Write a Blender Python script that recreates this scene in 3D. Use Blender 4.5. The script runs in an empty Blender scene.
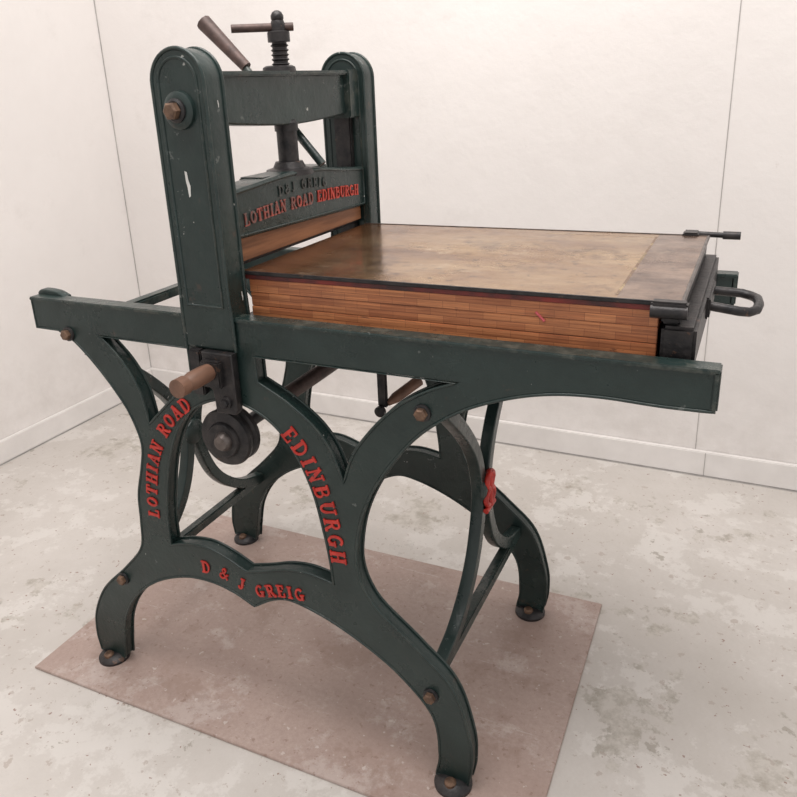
import bpy, bmesh, math, random
from mathutils import Vector, Matrix
random.seed(4)
scene=bpy.context.scene
scene.view_settings.view_transform='Standard'
COL=scene.collection

# ---------------------------------------------------------------- materials
def newmat(name):
    m=bpy.data.materials.new(name); m.use_nodes=True
    nt=m.node_tree; b=nt.nodes['Principled BSDF']
    return m,nt,b
def noise(nt,scale,detail=6,rough=.6,vec=None,stretch=None,loc=None,dist=0):
    tc=nt.nodes.new('ShaderNodeTexCoord')
    n=nt.nodes.new('ShaderNodeTexNoise'); n.inputs['Scale'].default_value=scale
    n.inputs['Detail'].default_value=detail; n.inputs['Roughness'].default_value=rough
    n.inputs['Distortion'].default_value=dist
    mp=nt.nodes.new('ShaderNodeMapping'); mp.inputs['Scale'].default_value=stretch or (1,1,1)
    mp.inputs['Location'].default_value=loc or (0,0,0)
    nt.links.new(tc.outputs['Object'],mp.inputs['Vector']); nt.links.new(mp.outputs['Vector'],n.inputs['Vector'])
    return n.outputs['Fac']
def ramp(nt,fac,stops):
    r=nt.nodes.new('ShaderNodeValToRGB'); e=r.color_ramp.elements
    while len(e)>1: e.remove(e[-1])
    e[0].position=stops[0][0]; e[0].color=(*stops[0][1],1)
    for p,c in stops[1:]:
        x=e.new(p); x.color=(*c,1)
    nt.links.new(fac,r.inputs['Fac']); return r.outputs['Color']
def mix(nt,fac,a,b,mode='MIX'):
    m=nt.nodes.new('ShaderNodeMix'); m.data_type='RGBA'; m.blend_type=mode
    if isinstance(fac,(int,float)): m.inputs[0].default_value=fac
    else: nt.links.new(fac,m.inputs[0])
    for i,v in ((6,a),(7,b)):
        if isinstance(v,tuple): m.inputs[i].default_value=(*v,1)
        else: nt.links.new(v,m.inputs[i])
    return m.outputs[2]
def bump(nt,b,h,strength=.3,dist=.01):
    bp=nt.nodes.new('ShaderNodeBump'); bp.inputs['Strength'].default_value=strength; bp.inputs['Distance'].default_value=dist
    nt.links.new(h,bp.inputs['Height']); nt.links.new(bp.outputs['Normal'],b.inputs['Normal'])
def g3(v): return (v,v,v)

def mat_simple(name,c1,c2,scale=30,rough=.5,metal=0,bs=.15,bd=.002,chips=None,stretch=None):
    m,nt,b=newmat(name)
    f=noise(nt,scale,stretch=stretch)
    c=ramp(nt,f,[(.35,c1),(.65,c2)])
    if chips:
        f2=noise(nt,chips[1],4,.7)
        k=ramp(nt,f2,[(chips[2],g3(0)),(chips[2]+.02,g3(1))])
        c=mix(nt,k,c,chips[0])
    nt.links.new(c,b.inputs['Base Color'])
    b.inputs['Roughness'].default_value=rough; b.inputs['Metallic'].default_value=metal
    bump(nt,b,noise(nt,scale*3),bs,bd)
    return m
def mat_green():
    m,nt,b=newmat('green_painted_cast_iron')
    c=ramp(nt,noise(nt,11,7,.65),[(.3,(.009,.020,.019)),(.7,(.021,.038,.035))])
    c=mix(nt,ramp(nt,noise(nt,26,4,.7),[(.665,g3(0)),(.685,g3(1))]),c,(.09,.105,.10))
    c=mix(nt,ramp(nt,noise(nt,60,3,.6,loc=(4,4,4)),[(.73,g3(0)),(.745,g3(1))]),c,(.38,.38,.36))
    c=mix(nt,ramp(nt,noise(nt,20,5,.7,loc=(9,1,3)),[(.64,g3(0)),(.70,g3(.7))]),c,(.065,.045,.035))
    g=nt.nodes.new('ShaderNodeNewGeometry')
    e=ramp(nt,g.outputs['Pointiness'],[(.53,g3(0)),(.60,g3(.35))])
    wn=ramp(nt,noise(nt,35,5,.7,loc=(1,8,2)),[(.48,g3(0)),(.62,g3(1))])
    e=mix(nt,1.0,e,wn,'MULTIPLY')
    c=mix(nt,e,c,(.12,.12,.10))
    nt.links.new(c,b.inputs['Base Color'])
    nt.links.new(ramp(nt,noise(nt,8,5,.6,loc=(2,2,2)),[(.3,g3(.20)),(.7,g3(.42))]),b.inputs['Roughness'])
    bump(nt,b,noise(nt,45,5,.6),.5,.003)
    return m
GREEN=mat_green()
DARK=mat_simple('dark_iron',(.016,.016,.018),(.045,.040,.040),40,.40,.4,.4,.003,chips=((.10,.06,.045),30,.64))
STEEL=mat_simple('worn_steel',(.08,.068,.064),(.18,.155,.145),50,.35,.7,.2,.001)
BRASS=mat_simple('rusty_brown_bolt',(.085,.050,.034),(.21,.125,.08),60,.5,.35,.4,.002)
RED=mat_simple('red_lettering_paint',(.36,.018,.013),(.58,.038,.026),50,.42,0,.2,.001,chips=((.05,.045,.045),90,.68))
REDT=mat_simple('dulled_red_lettering',(.34,.035,.024),(.58,.060,.036),70,.5,0,.2,.001,chips=((.06,.05,.05),110,.64))
REDG=mat_simple('half_worn_red_lettering',(.11,.075,.068),(.40,.075,.055),25,.5,0,.2,.001,chips=((.11,.115,.11),90,.56))
GREYL=mat_simple('worn_lettering',(.025,.03,.03),(.09,.095,.09),60,.5)
REDB=mat_simple('red_edge_paint',(.05,.02,.02),(.34,.035,.025),9,.5)
WOODH=mat_simple('wooden_handle',(.10,.05,.032),(.22,.115,.075),30,.5,stretch=(1,.2,1))
WOODBAR=mat_simple('scraper_wood',(.17,.075,.038),(.36,.165,.08),30,.5,stretch=(1,.15,2))
CHIP=mat_simple('bare_chip',(.6,.6,.58),(.7,.7,.68))
RUSTY=mat_simple('rusty_bar',(.055,.036,.032),(.12,.076,.066),40,.5,.3)
PINK=mat_simple('red_crayon_mark',(.62,.10,.12),(.72,.16,.17),40,.5)

def mat_woodstack():
    m,nt,b=newmat('laminated_wood_stack')
    tc=nt.nodes.new('ShaderNodeTexCoord'); sp=nt.nodes.new('ShaderNodeSeparateXYZ'); cb=nt.nodes.new('ShaderNodeCombineXYZ')
    nt.links.new(tc.outputs['Object'],sp.inputs[0]); nt.links.new(sp.outputs['X'],cb.inputs['X'])
    ad=nt.nodes.new('ShaderNodeMath'); ad.operation='ADD'; ad.inputs[1].default_value=-.912; nt.links.new(sp.outputs['Z'],ad.inputs[0]); nt.links.new(ad.outputs[0],cb.inputs['Y'])
    def brick(wd,rh,c1,c2,mo,ms,off=.5):
        br=nt.nodes.new('ShaderNodeTexBrick'); br.offset=off
        br.inputs['Scale'].default_value=1; br.inputs['Brick Width'].default_value=wd; br.inputs['Row Height'].default_value=rh
        br.inputs['Mortar Size'].default_value=ms; br.inputs['Mortar Smooth'].default_value=.3; br.inputs['Bias'].default_value=0
        br.inputs['Color1'].default_value=(*c1,1); br.inputs['Color2'].default_value=(*c2,1); br.inputs['Mortar'].default_value=(*mo,1)
        nt.links.new(cb.outputs[0],br.inputs['Vector']); return br.outputs['Color']
    c=brick(.046,.0131,(.60,.255,.115),(.44,.165,.075),(.27,.10,.05),.00035)
    # long laminations of differing tone running the length of the boards
    st=brick(3.0,.00655,(1.14,1.10,1.05),(.76,.70,.66),(.62,.5,.45),.0003,.37)
    c=mix(nt,1.0,c,st,'MULTIPLY')
    c=mix(nt,1.0,c,ramp(nt,noise(nt,16,7,.7,stretch=(.4,1,16)),[(.34,(.62,.55,.52)),(.5,(1.0,1.0,1.0)),(.68,(1.4,1.35,1.25))]),'MULTIPLY')
    c=mix(nt,ramp(nt,noise(nt,9,5),[(.50,g3(0)),(.72,g3(.6))]),c,(.22,.08,.045))
    c=mix(nt,ramp(nt,noise(nt,35,5,.7,stretch=(.5,1,2),loc=(3,3,3)),[(.66,g3(0)),(.69,g3(.8))]),c,(.12,.05,.038))
    nt.links.new(c,b.inputs['Base Color']); b.inputs['Roughness'].default_value=.42
    return m
WOOD=mat_woodstack()

def mat_plate():
    m,nt,b=newmat('brass_tympan_sheet')
    f=noise(nt,3.5,9,.72,stretch=(.8,1.9,1),dist=.3); f1=noise(nt,40,5,.6,stretch=(.25,3,1))
    c=ramp(nt,f,[(.34,(.17,.080,.042)),(.46,(.32,.185,.095)),(.54,(.41,.265,.145)),(.66,(.56,.40,.24))])
    c=mix(nt,.22,c,ramp(nt,f1,[(.3,(.15,.08,.045)),(.7,(.46,.32,.20))]))
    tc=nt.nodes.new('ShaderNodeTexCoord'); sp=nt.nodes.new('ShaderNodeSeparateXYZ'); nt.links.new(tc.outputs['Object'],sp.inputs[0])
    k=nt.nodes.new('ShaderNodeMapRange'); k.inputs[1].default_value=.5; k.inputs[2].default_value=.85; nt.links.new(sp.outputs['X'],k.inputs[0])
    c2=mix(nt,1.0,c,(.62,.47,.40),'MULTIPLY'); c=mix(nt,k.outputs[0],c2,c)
    s=nt.nodes.new('ShaderNodeMath'); s.operation='GREATER_THAN'; s.inputs[1].default_value=1.172; nt.links.new(sp.outputs['X'],s.inputs[0])
    c=mix(nt,s.outputs[0],c,ramp(nt,noise(nt,14,7,.72),[(.38,(.14,.085,.063)),(.62,(.34,.235,.175))]))
    c=mix(nt,ramp(nt,noise(nt,6,9,.78,loc=(5,5,5)),[(.52,g3(0)),(.60,g3(.6))]),c,(.13,.070,.045))
    c=mix(nt,ramp(nt,noise(nt,50,5,.7,loc=(7,2,5)),[(.58,g3(0)),(.64,g3(.6))]),c,(.10,.065,.045))
    c=mix(nt,ramp(nt,noise(nt,9,8,.75,loc=(1,7,5)),[(.60,g3(0)),(.66,g3(.5))]),c,(.62,.50,.36))
    nt.links.new(c,b.inputs['Base Color']); b.inputs['Metallic'].default_value=.78
    nt.links.new(ramp(nt,noise(nt,5,7,.7,loc=(2,9,0)),[(.3,g3(.11)),(.7,g3(.34))]),b.inputs['Roughness'])
    bump(nt,b,noise(nt,6,5,.55,stretch=(.6,1.6,1)),.22,.006)
    return m
PLATE=mat_plate()
YEL=mat_simple('yellowed_margin',(.17,.11,.06),(.42,.31,.17),14,.4,.5,chips=((.18,.11,.07),30,.48))

def mat_wall():
    m,nt,b=newmat('white_painted_wall')
    c=ramp(nt,noise(nt,1.3,8,.6),[(.3,(.745,.71,.69)),(.7,(.81,.775,.755))])
    k=ramp(nt,noise(nt,5,9,.75),[(.56,g3(0)),(.78,g3(.5))])
    c=mix(nt,k,c,(.65,.61,.585))
    k=ramp(nt,noise(nt,14,8,.75,loc=(1,6,2)),[(.67,g3(0)),(.72,g3(.5))])
    c=mix(nt,k,c,(.60,.55,.52))
    # patchy darker tone towards the floor
    tc=nt.nodes.new('ShaderNodeTexCoord'); sp=nt.nodes.new('ShaderNodeSeparateXYZ'); nt.links.new(tc.outputs['Object'],sp.inputs[0])
    mr=nt.nodes.new('ShaderNodeMapRange'); mr.inputs[1].default_value=.55; mr.inputs[2].default_value=.0; mr.inputs[3].default_value=0; mr.inputs[4].default_value=1
    nt.links.new(sp.outputs['Z'],mr.inputs[0])
    gr=mix(nt,1.0,mr.outputs[0],ramp(nt,noise(nt,6,8,.7,loc=(4,4,1)),[(.42,g3(0)),(.65,g3(.55))]),'MULTIPLY')
    c=mix(nt,gr,c,(.56,.52,.49))
    nt.links.new(c,b.inputs['Base Color']); b.inputs['Roughness'].default_value=.6
    bump(nt,b,noise(nt,14,7),.22,.012)
    return m
WALL=mat_wall()
BASE=mat_simple('baseboard_paint',(.71,.68,.66),(.78,.75,.73),8,.5)
def mat_floor():
    m,nt,b=newmat('painted_concrete_floor')
    c=ramp(nt,noise(nt,1.4,9,.7),[(.34,(.48,.445,.41)),(.66,(.60,.565,.535))])
    c=mix(nt,ramp(nt,noise(nt,45,6,.8),[(.40,g3(0)),(.66,g3(.28))]),c,(.44,.40,.365))
    # pale over-painted patches
    k=ramp(nt,noise(nt,4.2,9,.74,loc=(9,2,0)),[(.52,g3(0)),(.56,g3(.55))])
    c=mix(nt,k,c,(.66,.63,.60))
    # grey-brown worn stains in clusters
    k=ramp(nt,noise(nt,3.4,9,.72,loc=(3,1,0)),[(.575,g3(0)),(.60,g3(.7))])
    c=mix(nt,k,c,ramp(nt,noise(nt,26,6,.7),[(.38,(.28,.25,.205)),(.60,(.52,.485,.44))]))
    k=ramp(nt,noise(nt,9,6,.66,loc=(1,4,0)),[(.65,g3(0)),(.67,g3(.8))])
    c=mix(nt,k,c,(.33,.30,.26))
    # rusty specks
    k=ramp(nt,noise(nt,36,5,.6),[(.645,g3(0)),(.66,g3(.6))])
    c=mix(nt,k,c,(.38,.32,.28))
    k=ramp(nt,noise(nt,80,3,.5,loc=(2,2,0)),[(.70,g3(0)),(.715,g3(.8))])
    c=mix(nt,k,c,(.25,.15,.12))
    nt.links.new(c,b.inputs['Base Color'])
    nt.links.new(ramp(nt,noise(nt,5,5),[(.3,g3(.26)),(.7,g3(.50))]),b.inputs['Roughness'])
    bump(nt,b,noise(nt,25,6),.15,.01)
    return m
FLOOR=mat_floor()
def mat_mat():
    m,nt,b=newmat('stained_board')
    c=ramp(nt,noise(nt,3,8,.6),[(.3,(.35,.25,.215)),(.7,(.46,.36,.32))])
    c=mix(nt,ramp(nt,noise(nt,90,6,.8),[(.36,g3(0)),(.62,g3(.6))]),c,(.31,.225,.195))
    k=ramp(nt,noise(nt,4.5,9,.76),[(.53,g3(0)),(.60,g3(.55))]); c=mix(nt,k,c,(.53,.455,.425))
    k=ramp(nt,noise(nt,3.2,9,.76,loc=(2,7,0)),[(.53,g3(0)),(.58,g3(.5))]); c=mix(nt,k,c,(.27,.185,.15))
    k=ramp(nt,noise(nt,30,7,.75,loc=(3,3,0),stretch=(.15,1.6,1)),[(.62,g3(0)),(.64,g3(.4))]); c=mix(nt,k,c,(.55,.48,.45))
    k=ramp(nt,noise(nt,60,4,.6,loc=(3,1,0)),[(.62,g3(0)),(.65,g3(.6))]); c=mix(nt,k,c,(.24,.155,.125))
    k=ramp(nt,noise(nt,45,4,.6,loc=(8,1,0)),[(.66,g3(0)),(.68,g3(.6))]); c=mix(nt,k,c,(.60,.54,.51))
    nt.links.new(c,b.inputs['Base Color']); b.inputs['Roughness'].default_value=.42
    bump(nt,b,noise(nt,90,4),.2,.003)
    return m
MATM=mat_mat()

# ---------------------------------------------------------------- helpers
PRESS=bpy.data.objects.new('printing_press',None); COL.objects.link(PRESS)
def add(name,me,mat,parent=PRESS,mw=None):
    o=bpy.data.objects.new(name,me); COL.objects.link(o)
    if mat: me.materials.clear(); me.materials.append(mat)
    if mw is not None: me.transform(mw)
    if parent: o.parent=parent
    return o
def smooth(me,ang=40):
    for p in me.polygons: p.use_smooth=True
    try: me.set_sharp_from_angle(angle=math.radians(ang))
    except Exception: pass
def cr(points,n=6,closed=True):
    P=[(p[0],p[1]) for p in points]; K=[len(p)>2 for p in points]; L=len(P); out=[]
    rng=L if closed else L-1
    for i in range(rng):
        j=(i+1)%L; p1=Vector(P[i]);p2=Vector(P[j])
        if K[i] and K[j]: out.append(tuple(p1)); continue
        h=(i-1)%L if (closed or i>0) else i; q=(j+1)%L if (closed or j<L-1) else j
        m1=(p2-Vector(P[h]))*.5 if not (K[i] or (not closed and i==0)) else (p2-p1)
        m2=(Vector(P[q])-p1)*.5 if not (K[j] or (not closed and j==L-1)) else (p2-p1)
        d=(p2-p1).length
        if m1.length>d*1.1: m1=m1.normalized()*d
        if m2.length>d*1.1: m2=m2.normalized()*d
        for s in range(n):
            t=s/n;t2=t*t;t3=t2*t
            v=(2*t3-3*t2+1)*p1+(t3-2*t2+t)*m1+(-2*t3+3*t2)*p2+(t3-t2)*m2
            out.append(tuple(v))
    if not closed: out.append(P[-1])
    return out
XZ=Matrix(((1,0,0,0),(0,0,-1,0),(0,1,0,0),(0,0,0,1)))
YZ=Matrix(((0,0,1,0),(1,0,0,0),(0,1,0,0),(0,0,0,1)))
XY=Matrix.Identity(4)
def flat(name,loops,d0,d1,plane,mat,bevel=.003,parent=PRESS,shrink=0):
    cu=bpy.data.curves.new(name,'CURVE'); cu.dimensions='2D'; cu.fill_mode='BOTH'
    bv=min(bevel,(d1-d0)/2*.9)
    cu.extrude=(d1-d0)/2-bv; cu.bevel_depth=bv; cu.bevel_resolution=2; cu.offset=-bv-shrink
    for lp in loops:
        s=cu.splines.new('POLY'); s.points.add(len(lp)-1)
        for p,q in zip(s.points,lp): p.co=(q[0],q[1],0,1)
        s.use_cyclic_u=True
    o=bpy.data.objects.new(name,cu); COL.objects.link(o)
    dg=bpy.context.evaluated_depsgraph_get(); me=bpy.data.meshes.new_from_object(o.evaluated_get(dg))
    bpy.data.objects.remove(o)
    mid=(d0+d1)/2
    off={'XZ':Vector((0,mid,0)),'YZ':Vector((mid,0,0)),'XY':Vector((0,0,mid))}[plane]
    me.transform(Matrix.Translation(off)@{'XZ':XZ,'YZ':YZ,'XY':XY}[plane])
    smooth(me,35)
    return add(name,me,mat,parent)
def tube(name,pts,r,mat,cyclic=False,parent=PRESS,res=3,radii=None):
    cu=bpy.data.curves.new(name,'CURVE'); cu.dimensions='3D'; cu.bevel_depth=r; cu.bevel_resolution=res; cu.use_fill_caps=True
    s=cu.splines.new('POLY'); s.points.add(len(pts)-1)
    for i,(p,q) in enumerate(zip(s.points,pts)):
        p.co=(*q,1)
        if radii: p.radius=radii[i]
    s.use_cyclic_u=cyclic
    o=bpy.data.objects.new(name,cu); COL.objects.link(o)
    dg=bpy.context.evaluated_depsgraph_get(); me=bpy.data.meshes.new_from_object(o.evaluated_get(dg))
    bpy.data.objects.remove(o); smooth(me,50)
    return add(name,me,mat,parent)
def box(name,a,b,mat,bevel=.003,parent=PRESS,mw=None):
    bm=bmesh.new(); bmesh.ops.create_cube(bm,size=1)
    for v in bm.verts:
        v.co=Vector([(a[i]+b[i])/2+v.co[i]*(b[i]-a[i]) for i in range(3)])
    if bevel: bmesh.ops.bevel(bm,geom=bm.edges[:],offset=bevel,segments=2,affect='EDGES')
    me=bpy.data.meshes.new(name); bm.to_mesh(me); bm.free(); smooth(me,35)
    return add(name,me,mat,parent,mw)
def lathe(name,prof,base,axis,mat,seg=32,parent=PRESS,ang=35):
    z=Vector(axis).normalized(); M=z.to_track_quat('Z','Y').to_matrix().to_4x4(); M.translation=Vector(base)
    bm=bmesh.new(); rings=[]
    for h,r in prof:
        rings.append([bm.verts.new((r*math.cos(2*math.pi*k/seg),r*math.sin(2*math.pi*k/seg),h)) for k in range(seg)])
    for a,b in zip(rings,rings[1:]):
        for k in range(seg): bm.faces.new((a[k],a[(k+1)%seg],b[(k+1)%seg],b[k]))
    bm.faces.new(rings[0][::-1]); bm.faces.new(rings[-1])
    me=bpy.data.meshes.new(name); bm.to_mesh(me); bm.free(); me.transform(M); smooth(me,ang)
    return add(name,me,mat,parent)
def bolt(name,p,axis,r=.014,mat=None):
    mat=mat or BRASS
    lathe(name+'_washer',[(0,r*1.35),(.004,r*1.3),(.005,r*1.1)],p,axis,DARK,24)
    a=Vector(axis).normalized()
    lathe(name+'_head',[(0,r),(r*.75,r),(r*.95,r*.75)],Vector(p)+a*.004,axis,mat,6)

# ---------------------------------------------------------------- letters
def ell(cx,cy,rx,ry,a0,a1,n=10):
    return [(cx+rx*math.cos(math.radians(a0+(a1-a0)*i/n)),cy+ry*math.sin(math.radians(a0+(a1-a0)*i/n))) for i in range(n+1)]
T,t=.23,.11
GL={
'L':(.62,[(T,[(.16,0),(.16,1)]),(t,[(0,.0),(.58,0),(.58,.28)]),(t,[(0,1),(.34,1)])]),
'O':(.78,[(.17,ell(.39,.5,.31,.45,0,360,20))]),
'T':(.74,[(T,[(.37,0),(.37,1)]),(t,[(.02,.74),(.02,1),(.72,1),(.72,.74)]),(t,[(.2,0),(.54,0)])]),
'H':(.84,[(T,[(.17,0),(.17,1)]),(T,[(.67,0),(.67,1)]),(t,[(.17,.5),(.67,.5)]),(t,[(0,0),(.33,0)]),(t,[(.5,0),(.84,0)]),(t,[(0,1),(.33,1)]),(t,[(.5,1),(.84,1)])]),
'I':(.38,[(T,[(.19,0),(.19,1)]),(t,[(.0,0),(.38,0)]),(t,[(0,1),(.38,1)])]),
'A':(.84,[(t,[(.12,0),(.42,1)]),(T,[(.42,1),(.70,0)]),(t,[(.22,.33),(.62,.33)]),(t,[(0,0),(.28,0)]),(t,[(.52,0),(.86,0)])]),
'N':(.84,[(t,[(.14,0),(.14,1)]),(T,[(.14,1),(.68,0)]),(t,[(.68,0),(.68,1)]),(t,[(0,0),(.30,0)]),(t,[(0,1),(.2,1)]),(t,[(.52,1),(.84,1)])]),
'R':(.78,[(T,[(.17,0),(.17,1)]),(.13,[(.17,1)]+ell(.42,.76,.2,.24,90,-90)+[(.17,.52)]),(.17,[(.40,.5),(.66,0),(.8,0)]),(t,[(0,0),(.34,0)]),(t,[(0,1),(.2,1)])]),
'D':(.80,[(T,[(.17,0),(.17,1)]),(.14,[(0,1)]+ell(.34,.5,.38,.5,90,-90,12)+[(0,0)])]),
'E':(.68,[(T,[(.17,0),(.17,1)]),(t,[(0,1),(.60,1),(.60,.74)]),(t,[(.17,.52),(.46,.52)]),(t,[(0,0),(.64,0),(.64,.28)])]),
'B':(.76,[(T,[(.17,0),(.17,1)]),(.12,[(0,1)]+ell(.40,.77,.22,.23,90,-90)+[(.17,.54)]),(.12,[(.17,.54)]+ell(.42,.27,.26,.27,90,-90)+[(0,0)])]),
'U':(.82,[(T,[(.17,1),(.17,.38)]),(.15,ell(.42,.36,.25,.34,180,360)),(t,[(.67,.36),(.67,1)]),(t,[(0,1),(.34,1)]),(t,[(.52,1),(.82,1)])]),
'G':(.82,[(.16,ell(.41,.5,.32,.47,50,330,16)),(T,[(.66,.05),(.66,.42)]),(t,[(.48,.44),(.82,.44)])]),
'J':(.56,[(T,[(.34,1),(.34,.2)]),(.15,ell(.19,.2,.15,.2,0,-170)),(t,[(.16,1),(.52,1)])]),
'&':(.84,[(.13,[(.8,.02),(.22,.72)]+ell(.36,.8,.15,.18,200,-40)+[(.2,.42)]+ell(.3,.24,.24,.24,150,360)+[(.66,.45),(.8,.5)])]),
' ':(.45,[])}
def text_on_path(name,txt,path,size,depth,surf,plane,mat,parent=PRESS,flip=1):
    seg=[0]
    for a,b in zip(path,path[1:]): seg.append(seg[-1]+math.dist(a,b))
    tot=seg[-1]
    ws=[GL[c][0]*size for c in txt]; gap=(tot-sum(ws))/max(len(txt)-1,1)
    def at(s):
        s=min(max(s,0),tot)
        for i in range(len(path)-1):
            if s<=seg[i+1] or i==len(path)-2:
                u=(s-seg[i])/max(seg[i+1]-seg[i],1e-9); a=Vector(path[i]);b=Vector(path[i+1])
                return a+(b-a)*u,(b-a).normalized()
    bm=bmesh.new(); cur=0
    for c,w in zip(txt,ws):
        p,_=at(cur+w/2)
        p0,_=at(cur);p1,_=at(cur+w); d=(p1-p0).normalized() if (p1-p0).length>1e-6 else Vector((1,0))
        n=Vector((-d.y,d.x)); cnt=0
        for k,(th,pl) in enumerate(GL[c][1]):
            for a,b in zip(pl,pl[1:]):
                A=Vector(a);B=Vector(b); e=(B-A)
                if e.length<1e-6: continue
                cnt+=1
                e.normalize(); q=Vector((-e.y,e.x))*th/2; ex=e*th*.25
                cs=[A-ex-q,B+ex-q,B+ex+q,A-ex+q]
                vs=[]
                for h in (0,1):
                    for v in cs:
                        X=p+d*((v.x)*size-w/2)+n*((v.y-.5)*size)
                        hh=surf+flip*h*(depth+.00004*cnt)
                        if plane=='XZ': co=(X.x,hh,X.y)
                        else: co=(hh,X.x,X.y)
                        vs.append(bm.verts.new(co))
                for f in ((4,5,6,7),(0,1,5,4),(1,2,6,5),(2,3,7,6),(3,0,4,7),(3,2,1,0)): bm.faces.new([vs[i] for i in f])
        cur+=w+gap
    bmesh.ops.recalc_face_normals(bm,faces=bm.faces)
    me=bpy.data.meshes.new(name); bm.to_mesh(me); bm.free()
    return add(name,me,mat,parent)

# ---------------------------------------------------------------- side frames
OUT=[(-.015,.928,1),(1.320,.928,1),(1.320,.867,1),(1.25,.866),(1.166,.868),(1.093,.862),(1.02,.843),(.944,.809),(.870,.753),(.799,.663),(.754,.572),(.736,.48),
(.743,.425),(.772,.375),(.854,.306),(.926,.235),(.960,.127),(.963,.06),(.955,.012,1),(.888,.012,1),(.896,.06),(.884,.155),(.82,.228),(.745,.277),(.66,.315),(.577,.334),(.53,.322),(.481,.291,1),
(.43,.312),(.372,.322),(.30,.315),(.21,.277),(.135,.215),(.088,.14),(.068,.06),(.060,.012,1),(-.018,.012,1),(-.023,.06),(-.011,.127),(.036,.21),(.119,.29),(.180,.36),(.193,.43),(.200,.50),(.222,.57),
(.234,.62),(.228,.66),(.205,.713),(.151,.784),(.093,.84),(.05,.862,1),(-.015,.862,1)]
HL=[(.168,.860,1),(.220,.808),(.253,.750),(.266,.680,1),(.30,.712),(.345,.752),(.395,.79,1),(.395,.860,1)]
HR=[(.94,.860,1),(.893,.840),(.838,.806),(.788,.757),(.744,.697),(.720,.636,1),(.698,.695),(.667,.737),(.612,.778),(.55,.810,1),(.55,.860,1)]
HA=[(.681,.404,1),(.678,.45),(.670,.51),(.650,.606),(.611,.69),(.556,.742),(.478,.764),(.40,.740),(.345,.687),(.306,.605),(.281,.504),(.273,.44),(.272,.390,1),(.32,.404),(.371,.408),(.42,.396),(.47,.374,1),(.52,.389),(.57,.406),(.62,.412)]
loops=[cr(l,7) for l in (OUT,HL,HR,HA)]
def side_frame(tag,y0,y1):
    flat('side_frame_'+tag,loops,y0,y1,'XZ',GREEN,.003,shrink=.001)
    for k,lp in enumerate(loops):
        for j,y in enumerate((y0+.001,y1-.001)):
            tube('frame_bead_%s_%d_%d'%(tag,k,j),[(p[0],y,p[1]) for p in lp],.0028,GREEN,True,res=2)
    box('beam_flange_'+tag,(-.018,y0-.003,.922),(1.324,y1+.002,.930),GREEN,.002)
    box('beam_end_lip_'+tag,(1.314,y0-.003,.867),(1.324,y1+.002,.928),GREEN,.003)
    flat('beam_end_stop_'+tag,[cr([(-.018,.925,1),(-.018,.934),(-.006,.941),(.035,.939),(.06,.930,1),(.06,.925,1)],5)],y1-.008,y1+.012,'XZ',GREEN,.003)
    for i,x in enumerate((.020,.923)):
        lathe('foot_pad_%s_%d'%(tag,i),[(0,.038),(.006,.038),(.012,.032),(.018,.02)],(x,(y0+y1)/2-.012,0),(0,0,1),DARK)
        lathe('foot_stud_%s_%d'%(tag,i),[(0,.012),(.010,.012),(.014,.008)],(x,y0-.013,.010),(0,0,1),BRASS,12)
side_frame('front',0,.030)
side_frame('rear',.562,.592)

def arc(cx,cz,r,a0,a1,n=14): return [(cx+r*math.cos(math.radians(a0+(a1-a0)*i/n)),cz+r*math.sin(math.radians(a0+(a1-a0)*i/n))) for i in range(n+1)]
def upright(tag,y0,y1,sgn):
    x1,x2,zt=.402,.511,1.390; r=(x2-x1)/2; xc=(x1+x2)/2
    prof=[(x1-.002,.866),(x1-.002,.93),(x1,.98)]+arc(xc,zt-r,r,180,0,20)+[(x2,.98),(x2+.002,.94),(x2+.003,.90),(x2+.002,.866)]
    flat('upright_'+tag,[prof],y0,y1,'XZ',GREEN,.004)
    f=y0 if sgn<0 else y1
    for j,yy in enumerate((y0+.001,y1-.001)):
        tube('upright_bead_%s_%d'%(tag,j),[(p[0],yy,p[1]) for p in prof],.0035,GREEN,False,res=2)
    q=.014
    prof2=[(x1+q,.95)]+arc(xc,zt-r,r-q,180,0,20)+[(x2-q,.95)]
    for j,yy in enumerate((y0+.0005,y1-.0005)):
        tube('upright_moulding_%s_%d'%(tag,j),[(p[0],yy,p[1]) for p in prof2],.003,GREEN,True,res=2)
    lathe('upright_boss_'+tag,[(0,.032),(.006,.031),(.009,.026),(.010,.022)],(xc,f,1.292),(0,sgn,0),GREEN)
    lathe('upright_boss_collar_'+tag,[(0,.020),(.006,.020),(.009,.016)],(xc,f+sgn*.008,1.292),(0,sgn,0),DARK)
    lathe('upright_bolt_'+tag,[(0,.015),(.011,.015),(.014,.011)],(xc,f+sgn*.016,1.292),(0,sgn,0),BRASS,6)
upright('front',-.006,.046,-1)
upright('rear',.566,.616,1)
box('upright_inner_slide_front',(.435,.044,.96),(.478,.060,1.30),GREEN,.003)
box('upright_inner_slide_rear',(.435,.552,.96),(.478,.568,1.30),DARK,.003)
def chip(name,x,y,z,pts,s=1,plane='XZ'):
    bm=bmesh.new()
    bm.faces.new([bm.verts.new((x+a*s,y,z+b*s) if plane=='XZ' else (x,y+a*s,z+b*s)) for a,b in pts])
    me=bpy.data.meshes.new(name); bm.to_mesh(me); bm.free(); add(name,me,CHIP)
CP=((-.001,.016),(.003,.015),(.004,.004),(.0065,-.004),(.005,-.018),(.002,-.020),(.001,-.006),(-.0005,.002))
chip('paint_chip_a',.450,-.0067,1.172,CP,1.25)
chip('paint_chip_b',.5145,.030,.965,CP,.5,'YZ')
chip('paint_chip_c',.5145,.022,1.30,CP,.35,'YZ')

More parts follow.
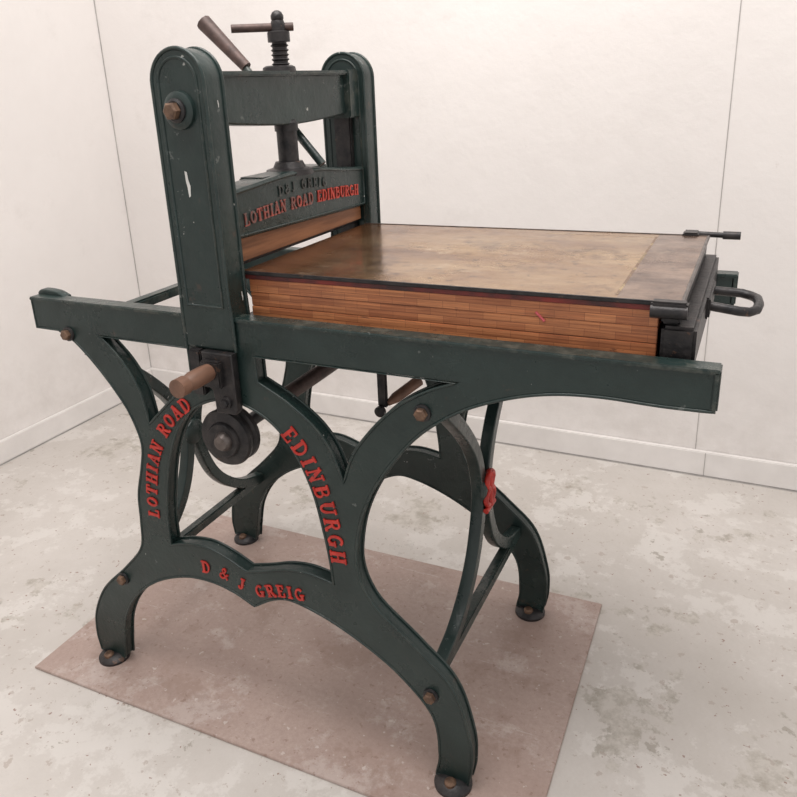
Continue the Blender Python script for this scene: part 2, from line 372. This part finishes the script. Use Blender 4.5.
# yoke (head beam)
flat('yoke_beam',[cr([(.044,1.266,1),(.20,1.254),(.295,1.250),(.39,1.252),(.566,1.262,1),(.566,1.348,1),(.40,1.346),(.295,1.348),(.18,1.346),(.044,1.348,1)],6)],.428,.485,'YZ',GREEN,.004)
box('yoke_top_flange',(.414,.046,1.343),(.496,.566,1.352),GREEN,.003)
box('yoke_end_rib',(.420,.520,1.250),(.498,.568,1.354),GREEN,.003)
SX,SY=.466,.300
lathe('yoke_boss',[(0,.034),(.010,.032),(.013,.026)],(SX-.005,SY,1.350),(0,0,1),DARK)
prof=[]; z=0
for i in range(26):
    prof+= [(z,.0145),(z+.003,.018),(z+.006,.0145)]; z+=.0085
lathe('pressure_screw_lower',[(0,.021),(.10,.021)],(SX,SY,1.160),(0,0,1),DARK,24)
lathe('pressure_screw_collar',[(0,.024),(.016,.024),(.02,.021)],(SX,SY,1.238),(0,0,1),DARK,24)
lathe('pressure_screw_upper',[(p,r) for p,r in prof if p<.062],(SX,SY,1.354),(0,0,1),DARK,24)
lathe('screw_nut',[(0,.022),(.018,.022),(.020,.018)],(SX,SY,1.406),(0,0,1),DARK,20)
lathe('screw_head',[(0,.015),(.012,.015),(.02,.012)],(SX,SY,1.425),(0,0,1),DARK)
lathe('screw_knob',[(0,.006),(.002,.009),(.008,.0125),(.014,.0125),(.020,.009),(.023,.004)],(SX,SY,1.440),(0,0,1),DARK)
tube('screw_tommy_bar',[(SX-.072,SY-.055,1.433),(SX+.024,SY+.018,1.433)],.0080,RUSTY)
lathe('screw_seat',[(0,.050),(.010,.048),(.014,.034),(.026,.028)],(SX,SY,1.152),(0,0,1),DARK)
# lever behind the yoke
tube('lever_arm',[(.335,.36,1.366),(.40,.36,1.290),(.51,.36,1.165)],.009,GREEN)
tube('lever_handle',[(.240,.36,1.462),(.340,.36,1.366)],.0150,RUSTY,radii=[1.15,.8])
# scraper box
flat('scraper_box',[cr([(.048,1.062,1),(.566,1.048,1),(.566,1.138,1),(.47,1.146),(.38,1.157),(.295,1.162),(.21,1.160),(.13,1.155),(.048,1.150,1)],5)],.440,.500,'YZ',GREEN,.003)
tube('scraper_box_moulding',[(.5005,p[0],p[1]) for p in cr([(.054,1.068,1),(.560,1.054,1),(.560,1.133,1),(.47,1.141),(.38,1.152),(.295,1.157),(.21,1.155),(.13,1.150),(.054,1.145,1)],5)],.003,GREEN,True,res=2)
box('scraper_cap',(.430,.17,1.138),(.488,.42,1.160),GREEN,.003)
box('scraper_board',(.447,.050,1.016),(.490,.560,1.063),WOODBAR,.002)
box('scraper_edge',(.450,.055,1.008),(.482,.555,1.018),DARK,.002)
text_on_path('maker_name_letters','D&J GREIG',cr([(.200,1.130),(.295,1.133),(.385,1.126)],8,False),.018,.002,.5005,'YZ',GREYL)
text_on_path('street_letters','LOTHIAN ROAD',cr([(.080,1.094),(.20,1.100),(.325,1.100)],8,False),.022,.002,.5005,'YZ',REDG)
text_on_path('city_letters','EDINBURGH',cr([(.345,1.100),(.44,1.096),(.530,1.090)],8,False),.022,.002,.5005,'YZ',REDT)

# frame lettering
text_on_path('frame_letters_left','LOTHIAN ROAD',cr([(.238,.455),(.241,.505),(.260,.590),(.295,.660),(.337,.712),(.378,.744)],10,False),.027,.0025,-.0005,'XZ',RED,flip=-1)
text_on_path('frame_letters_right','EDINBURGH',cr([(.606,.722),(.644,.674),(.674,.605),(.691,.535),(.699,.458)],10,False),.030,.0025,-.0005,'XZ',RED,flip=-1)
text_on_path('frame_letters_rail','D & J GREIG',cr([(.354,.358),(.40,.358),(.45,.343),(.495,.336),(.55,.351),(.610,.358)],10,False),.025,.0025,-.0005,'XZ',RED,flip=-1)

for i,(x,z) in enumerate(((.080,.857),(.108,.258),(.882,.208),(.882,.800))):
    bolt('tie_bolt_front_%d'%i,(x,-.001,z),(0,-1,0),.0115)
    bolt('tie_bolt_rear_%d'%i,(x,.593,z),(0,1,0),.0115)
# end frames
def ribbon(name,pts,w,x0,x1,mat=GREEN,n=6):
    c=cr(pts,n,False); L=[];R_=[]
    for i,p in enumerate(c):
        a=Vector(c[max(i-1,0)]);b=Vector(c[min(i+1,len(c)-1)]); d=(b-a).normalized(); nn=Vector((-d.y,d.x))*w/2
        L.append((p[0]+nn.x,p[1]+nn.y)); R_.append((p[0]-nn.x,p[1]-nn.y))
    flat(name,[L+R_[::-1]],x0,x1,'YZ',mat,.003)
def end_frame(tag,x):
    A=[(.030,.815),(.09,.765),(.185,.680),(.250,.600),(.281,.505),(.262,.410),(.215,.330),(.13,.265),(.030,.235)]
    ribbon('end_arc_front_'+tag,A,.028,x-.013,x+.013)
    ribbon('end_arc_rear_'+tag,[(.596-y,z) for y,z in A],.028,x-.0128,x+.0128)
    box('end_tie_low_'+tag,(x-.012,.028,.222),(x+.012,.565,.248),GREEN,.003)
    lathe('end_rosette_'+tag,[(0,.034),(.006,.032),(.010,.026)],(x+.010,.298,.505),(1,0,0),GREEN)
end_frame('right',.882); end_frame('left',.100)
# red cast ornament (scrolled monogram) on the end frame
tube('end_monogram_stem',[(.9005,.298,.465),(.9005,.298,.545)],.0075,RED)
tube('end_monogram_scroll',[(.9005,.298+.021*math.cos(a*.3491)*(1-.012*a),.525+.018*math.sin(a*.3491)) for a in range(18)],.006,RED,True)
tube('end_monogram_scroll_low',[(.9005,.298+.025*math.cos(a*.3491),.487+.018*math.sin(a*.3491)) for a in range(18)],.006,RED,True)
tube('end_monogram_foot',[(.9005,.272,.462),(.9005,.324,.462)],.006,RED)
box('cross_bar_left_top',(.085,.028,.862),(.115,.565,.884),GREEN,.004)
box('cross_bar_right_top',(.868,.028,.868),(.896,.565,.890),GREEN,.004)

# roller, shaft, pulley, brackets, cranks
RX,RZ=.446,.672
lathe('pressure_roller',[(0,.022),(.01,.036),(.42,.036),(.43,.022)],(.455,.085,.860),(0,1,0),DARK)
lathe('drive_shaft',[(0,.016),(.535,.016)],(.540,.030,.742),(0,1,0),RUSTY,24)
lathe('pulley_axle',[(0,.014),(.56,.014)],(RX,.035,RZ),(0,1,0),DARK,24)
lathe('pulley_wheel',[(0,.044),(.004,.057),(.010,.060),(.016,.059),(.020,.053),(.026,.053),(.030,.059),(.040,.060),(.044,.054),(.046,.02)],(RX+.002,.008,RZ),(0,1,0),DARK,40)
lathe('pulley_face_ring',[(0,.034),(.004,.037),(.010,.038),(.012,.036)],(RX+.004,.000,RZ),(0,1,0),DARK,36)
lathe('pulley_hub',[(0,.014),(.006,.018),(.012,.021),(.02,.021)],(RX+.008,-.012,RZ),(0,1,0),STEEL,24)
flat('bearing_bracket',[[(.445,.866),(.515,.866),(.515,.755),(.508,.745),(.465,.745),(.462,.79),(.445,.80)]],-.022,-.004,'XZ',DARK,.003)
box('bearing_post',(.412,-.020,.775),(.440,-.002,.866),DARK,.003)
box('bearing_block',(.448,-.034,.800),(.492,-.018,.852),DARK,.003)
bolt('bracket_bolt',(.492,-.022,.770),(0,-1,0),.009,DARK)
lathe('crank_handle_front',[(0,.010),(.002,.016),(.02,.0175),(.05,.0175),(.062,.015),(.068,.013),(.071,.0175),(.092,.0175),(.094,.008)],(.468,-.030,.832),(0,-1,0),WOODH)
box('throw_lever_arm',(.594,.395,.605),(.618,.405,.90),DARK,.003)
lathe('throw_lever_knob',[(0,.006),(.004,.013),(.014,.013),(.018,.006)],(.606,.392,.600),(0,-1,0),DARK,20)
tube('throw_lever_handle',[(.618,.40,.615),(.630,.42,.624),(.662,.485,.647)],.0135,WOODH,radii=[.5,1,1.05])

# ---------------------------------------------------------------- bed: boards with dark gaps between the courses
z=.912
for i in range(3):
    d=.0012*(i%2)
    box('bed_board_%d'%i,(.512,.060+d,z),(1.232,.555,z+.0254),WOOD,.0010); z+=.0261
box('bed_core',(.515,.064,.912),(1.229,.552,.990),DARK,0)
tube('crayon_mark',[(1.052,.0600,.972),(1.066,.0600,.958)],.0022,PINK)
box('tympan_board',(.505,.055,.990),(1.258,.555,1.000),REDB,.002)
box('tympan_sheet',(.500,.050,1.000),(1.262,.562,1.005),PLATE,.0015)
for n,a,b in (('front',(.500,.048,1.000),(1.264,.055,1.0062)),('rear',(.500,.557,1.001),(1.264,.564,1.0062)),('end',(1.260,.048,1.001),(1.266,.564,1.0062))):
    box('tympan_frame_'+n,a,b,STEEL if n!='front' else DARK,.0015)
box('tape_line',(1.1675,.07,1.0045),(1.172,.535,1.0051),YEL,0)
box('tape_line_rear',(.95,.521,1.0045),(1.168,.5245,1.0051),YEL,0)
box('bed_tray',(.50,.058,.897),(1.240,.555,.912),DARK,.003)
box('tray_end_bar',(1.238,.048,.905),(1.286,.556,.970),DARK,.005)
box('tray_end_ledge',(1.236,.060,.970),(1.262,.555,.990),DARK,.003)
box('corner_clip_front',(1.222,.040,.984),(1.272,.060,1.008),DARK,.003)
lathe('corner_clip_pin',[(0,.010),(.05,.010)],(1.222,.045,.993),(1,0,0),DARK,16)
box('corner_clip_rear',(1.215,.552,1.001),(1.245,.590,1.011),DARK,.003)
tube('hinge_rod',[(1.22,.575,1.006),(1.315,.575,1.004)],.0055,DARK)
lathe('hinge_rod_tip',[(0,.008),(.032,.008)],(1.288,.575,1.0045),(1,0,0),DARK,16)
hy=.30; hz=.944
pts=[(1.284,hy-.05,hz+.006),(1.335,hy-.058,hz+.002),(1.350,hy-.052,hz),(1.360,hy-.035,hz),(1.363,hy,hz),(1.360,hy+.035,hz),(1.350,hy+.052,hz),(1.335,hy+.058,hz+.002),(1.284,hy+.05,hz+.006)]
tube('pull_handle',pts,.0078,DARK)
box('pull_handle_plate',(1.282,hy-.065,.930),(1.292,hy+.065,.966),DARK,.003)
# ---------------------------------------------------------------- room
FZ=-.006
def room(name,a,b,mat): return box(name,a,b,mat,0,parent=None)
XL,YB=-1.208,1.512
room('floor',(XL-.1,-3.0,FZ-.1),(4.2,YB+.1,FZ),FLOOR)
room('wall_left',(XL-.1,-3.0,FZ),(XL,YB+.1,2.7),WALL)
room('wall_back',(XL,YB,FZ),(4.2,YB+.1,2.7),WALL)
box('baseboard_back',(XL,YB-.020,FZ+.003),(4.2,YB,.086),BASE,.003,parent=None)
box('baseboard_left',(XL,-3.0,FZ+.003),(XL+.020,YB-.020,.086),BASE,.003,parent=None)
JO=mat_simple('joint_and_painted_shade',(.34,.32,.31),(.46,.44,.42),12)
room('trim_1',(XL+2.446,YB-.0015,.086),(XL+2.4485,YB,2.7),JO)
room('trim_2',(XL+2.48,YB-.0212,FZ),(XL+2.4825,YB-.019,.084),JO)
room('trim_3',(XL,YB-.003,.086),(XL+.003,YB,2.7),JO)
room('painted_floor_shade_back',(XL+.02,YB-.022,FZ),(4.2,YB-.020,FZ+.004),JO)  # dark strip painting the contact shadow where back baseboard meets floor
room('painted_floor_shade_left',(XL+.020,-3,FZ),(XL+.022,YB-.022,FZ+.004),JO)  # same contact shadow drawn as a dark strip under the left baseboard
room('trim_6',(XL+2.79,YB-.0212,FZ),(XL+2.7925,YB-.019,.084),JO)
ang=.0175
R2=Matrix.Translation((-.1406,-.1065,0))@Matrix.Rotation(ang,4,'Z')
box('floor_board',(0,0,FZ),(1.2413,.756,0),MATM,.0015,parent=None,mw=R2)

# ---------------------------------------------------------------- light
w=bpy.data.worlds.new('soft_daylight'); scene.world=w; w.use_nodes=True
bg=w.node_tree.nodes['Background']; bg.inputs[0].default_value=(1,.96,.935,1); bg.inputs[1].default_value=.74
def area(name,loc,target,size,size_y,power,col=(1,.962,.93)):
    l=bpy.data.lights.new(name,'AREA'); l.shape='RECTANGLE'; l.size=size; l.size_y=size_y; l.energy=power; l.color=col
    o=bpy.data.objects.new(name,l); COL.objects.link(o); o.location=loc
    o.rotation_euler=(Vector(target)-Vector(loc)).to_track_quat('-Z','Y').to_euler(); return o
area('skylight',(.7,.0,3.2),(.6,.4,0),2.0,1.8,78)
# ---------------------------------------------------------------- camera
cam=bpy.data.cameras.new('camera'); co=bpy.data.objects.new('camera',cam); COL.objects.link(co)
co.location=(1.3445,-1.0561,1.3133); co.rotation_euler=(1.2333,.0477,.4593)
cam.sensor_width=36; cam.sensor_fit='HORIZONTAL'; cam.lens=755.71*36/797; cam.clip_start=.02
cam.shift_x=(398.5-375.93)/797; cam.shift_y=-(398.5-352.36)/797
scene.camera=co
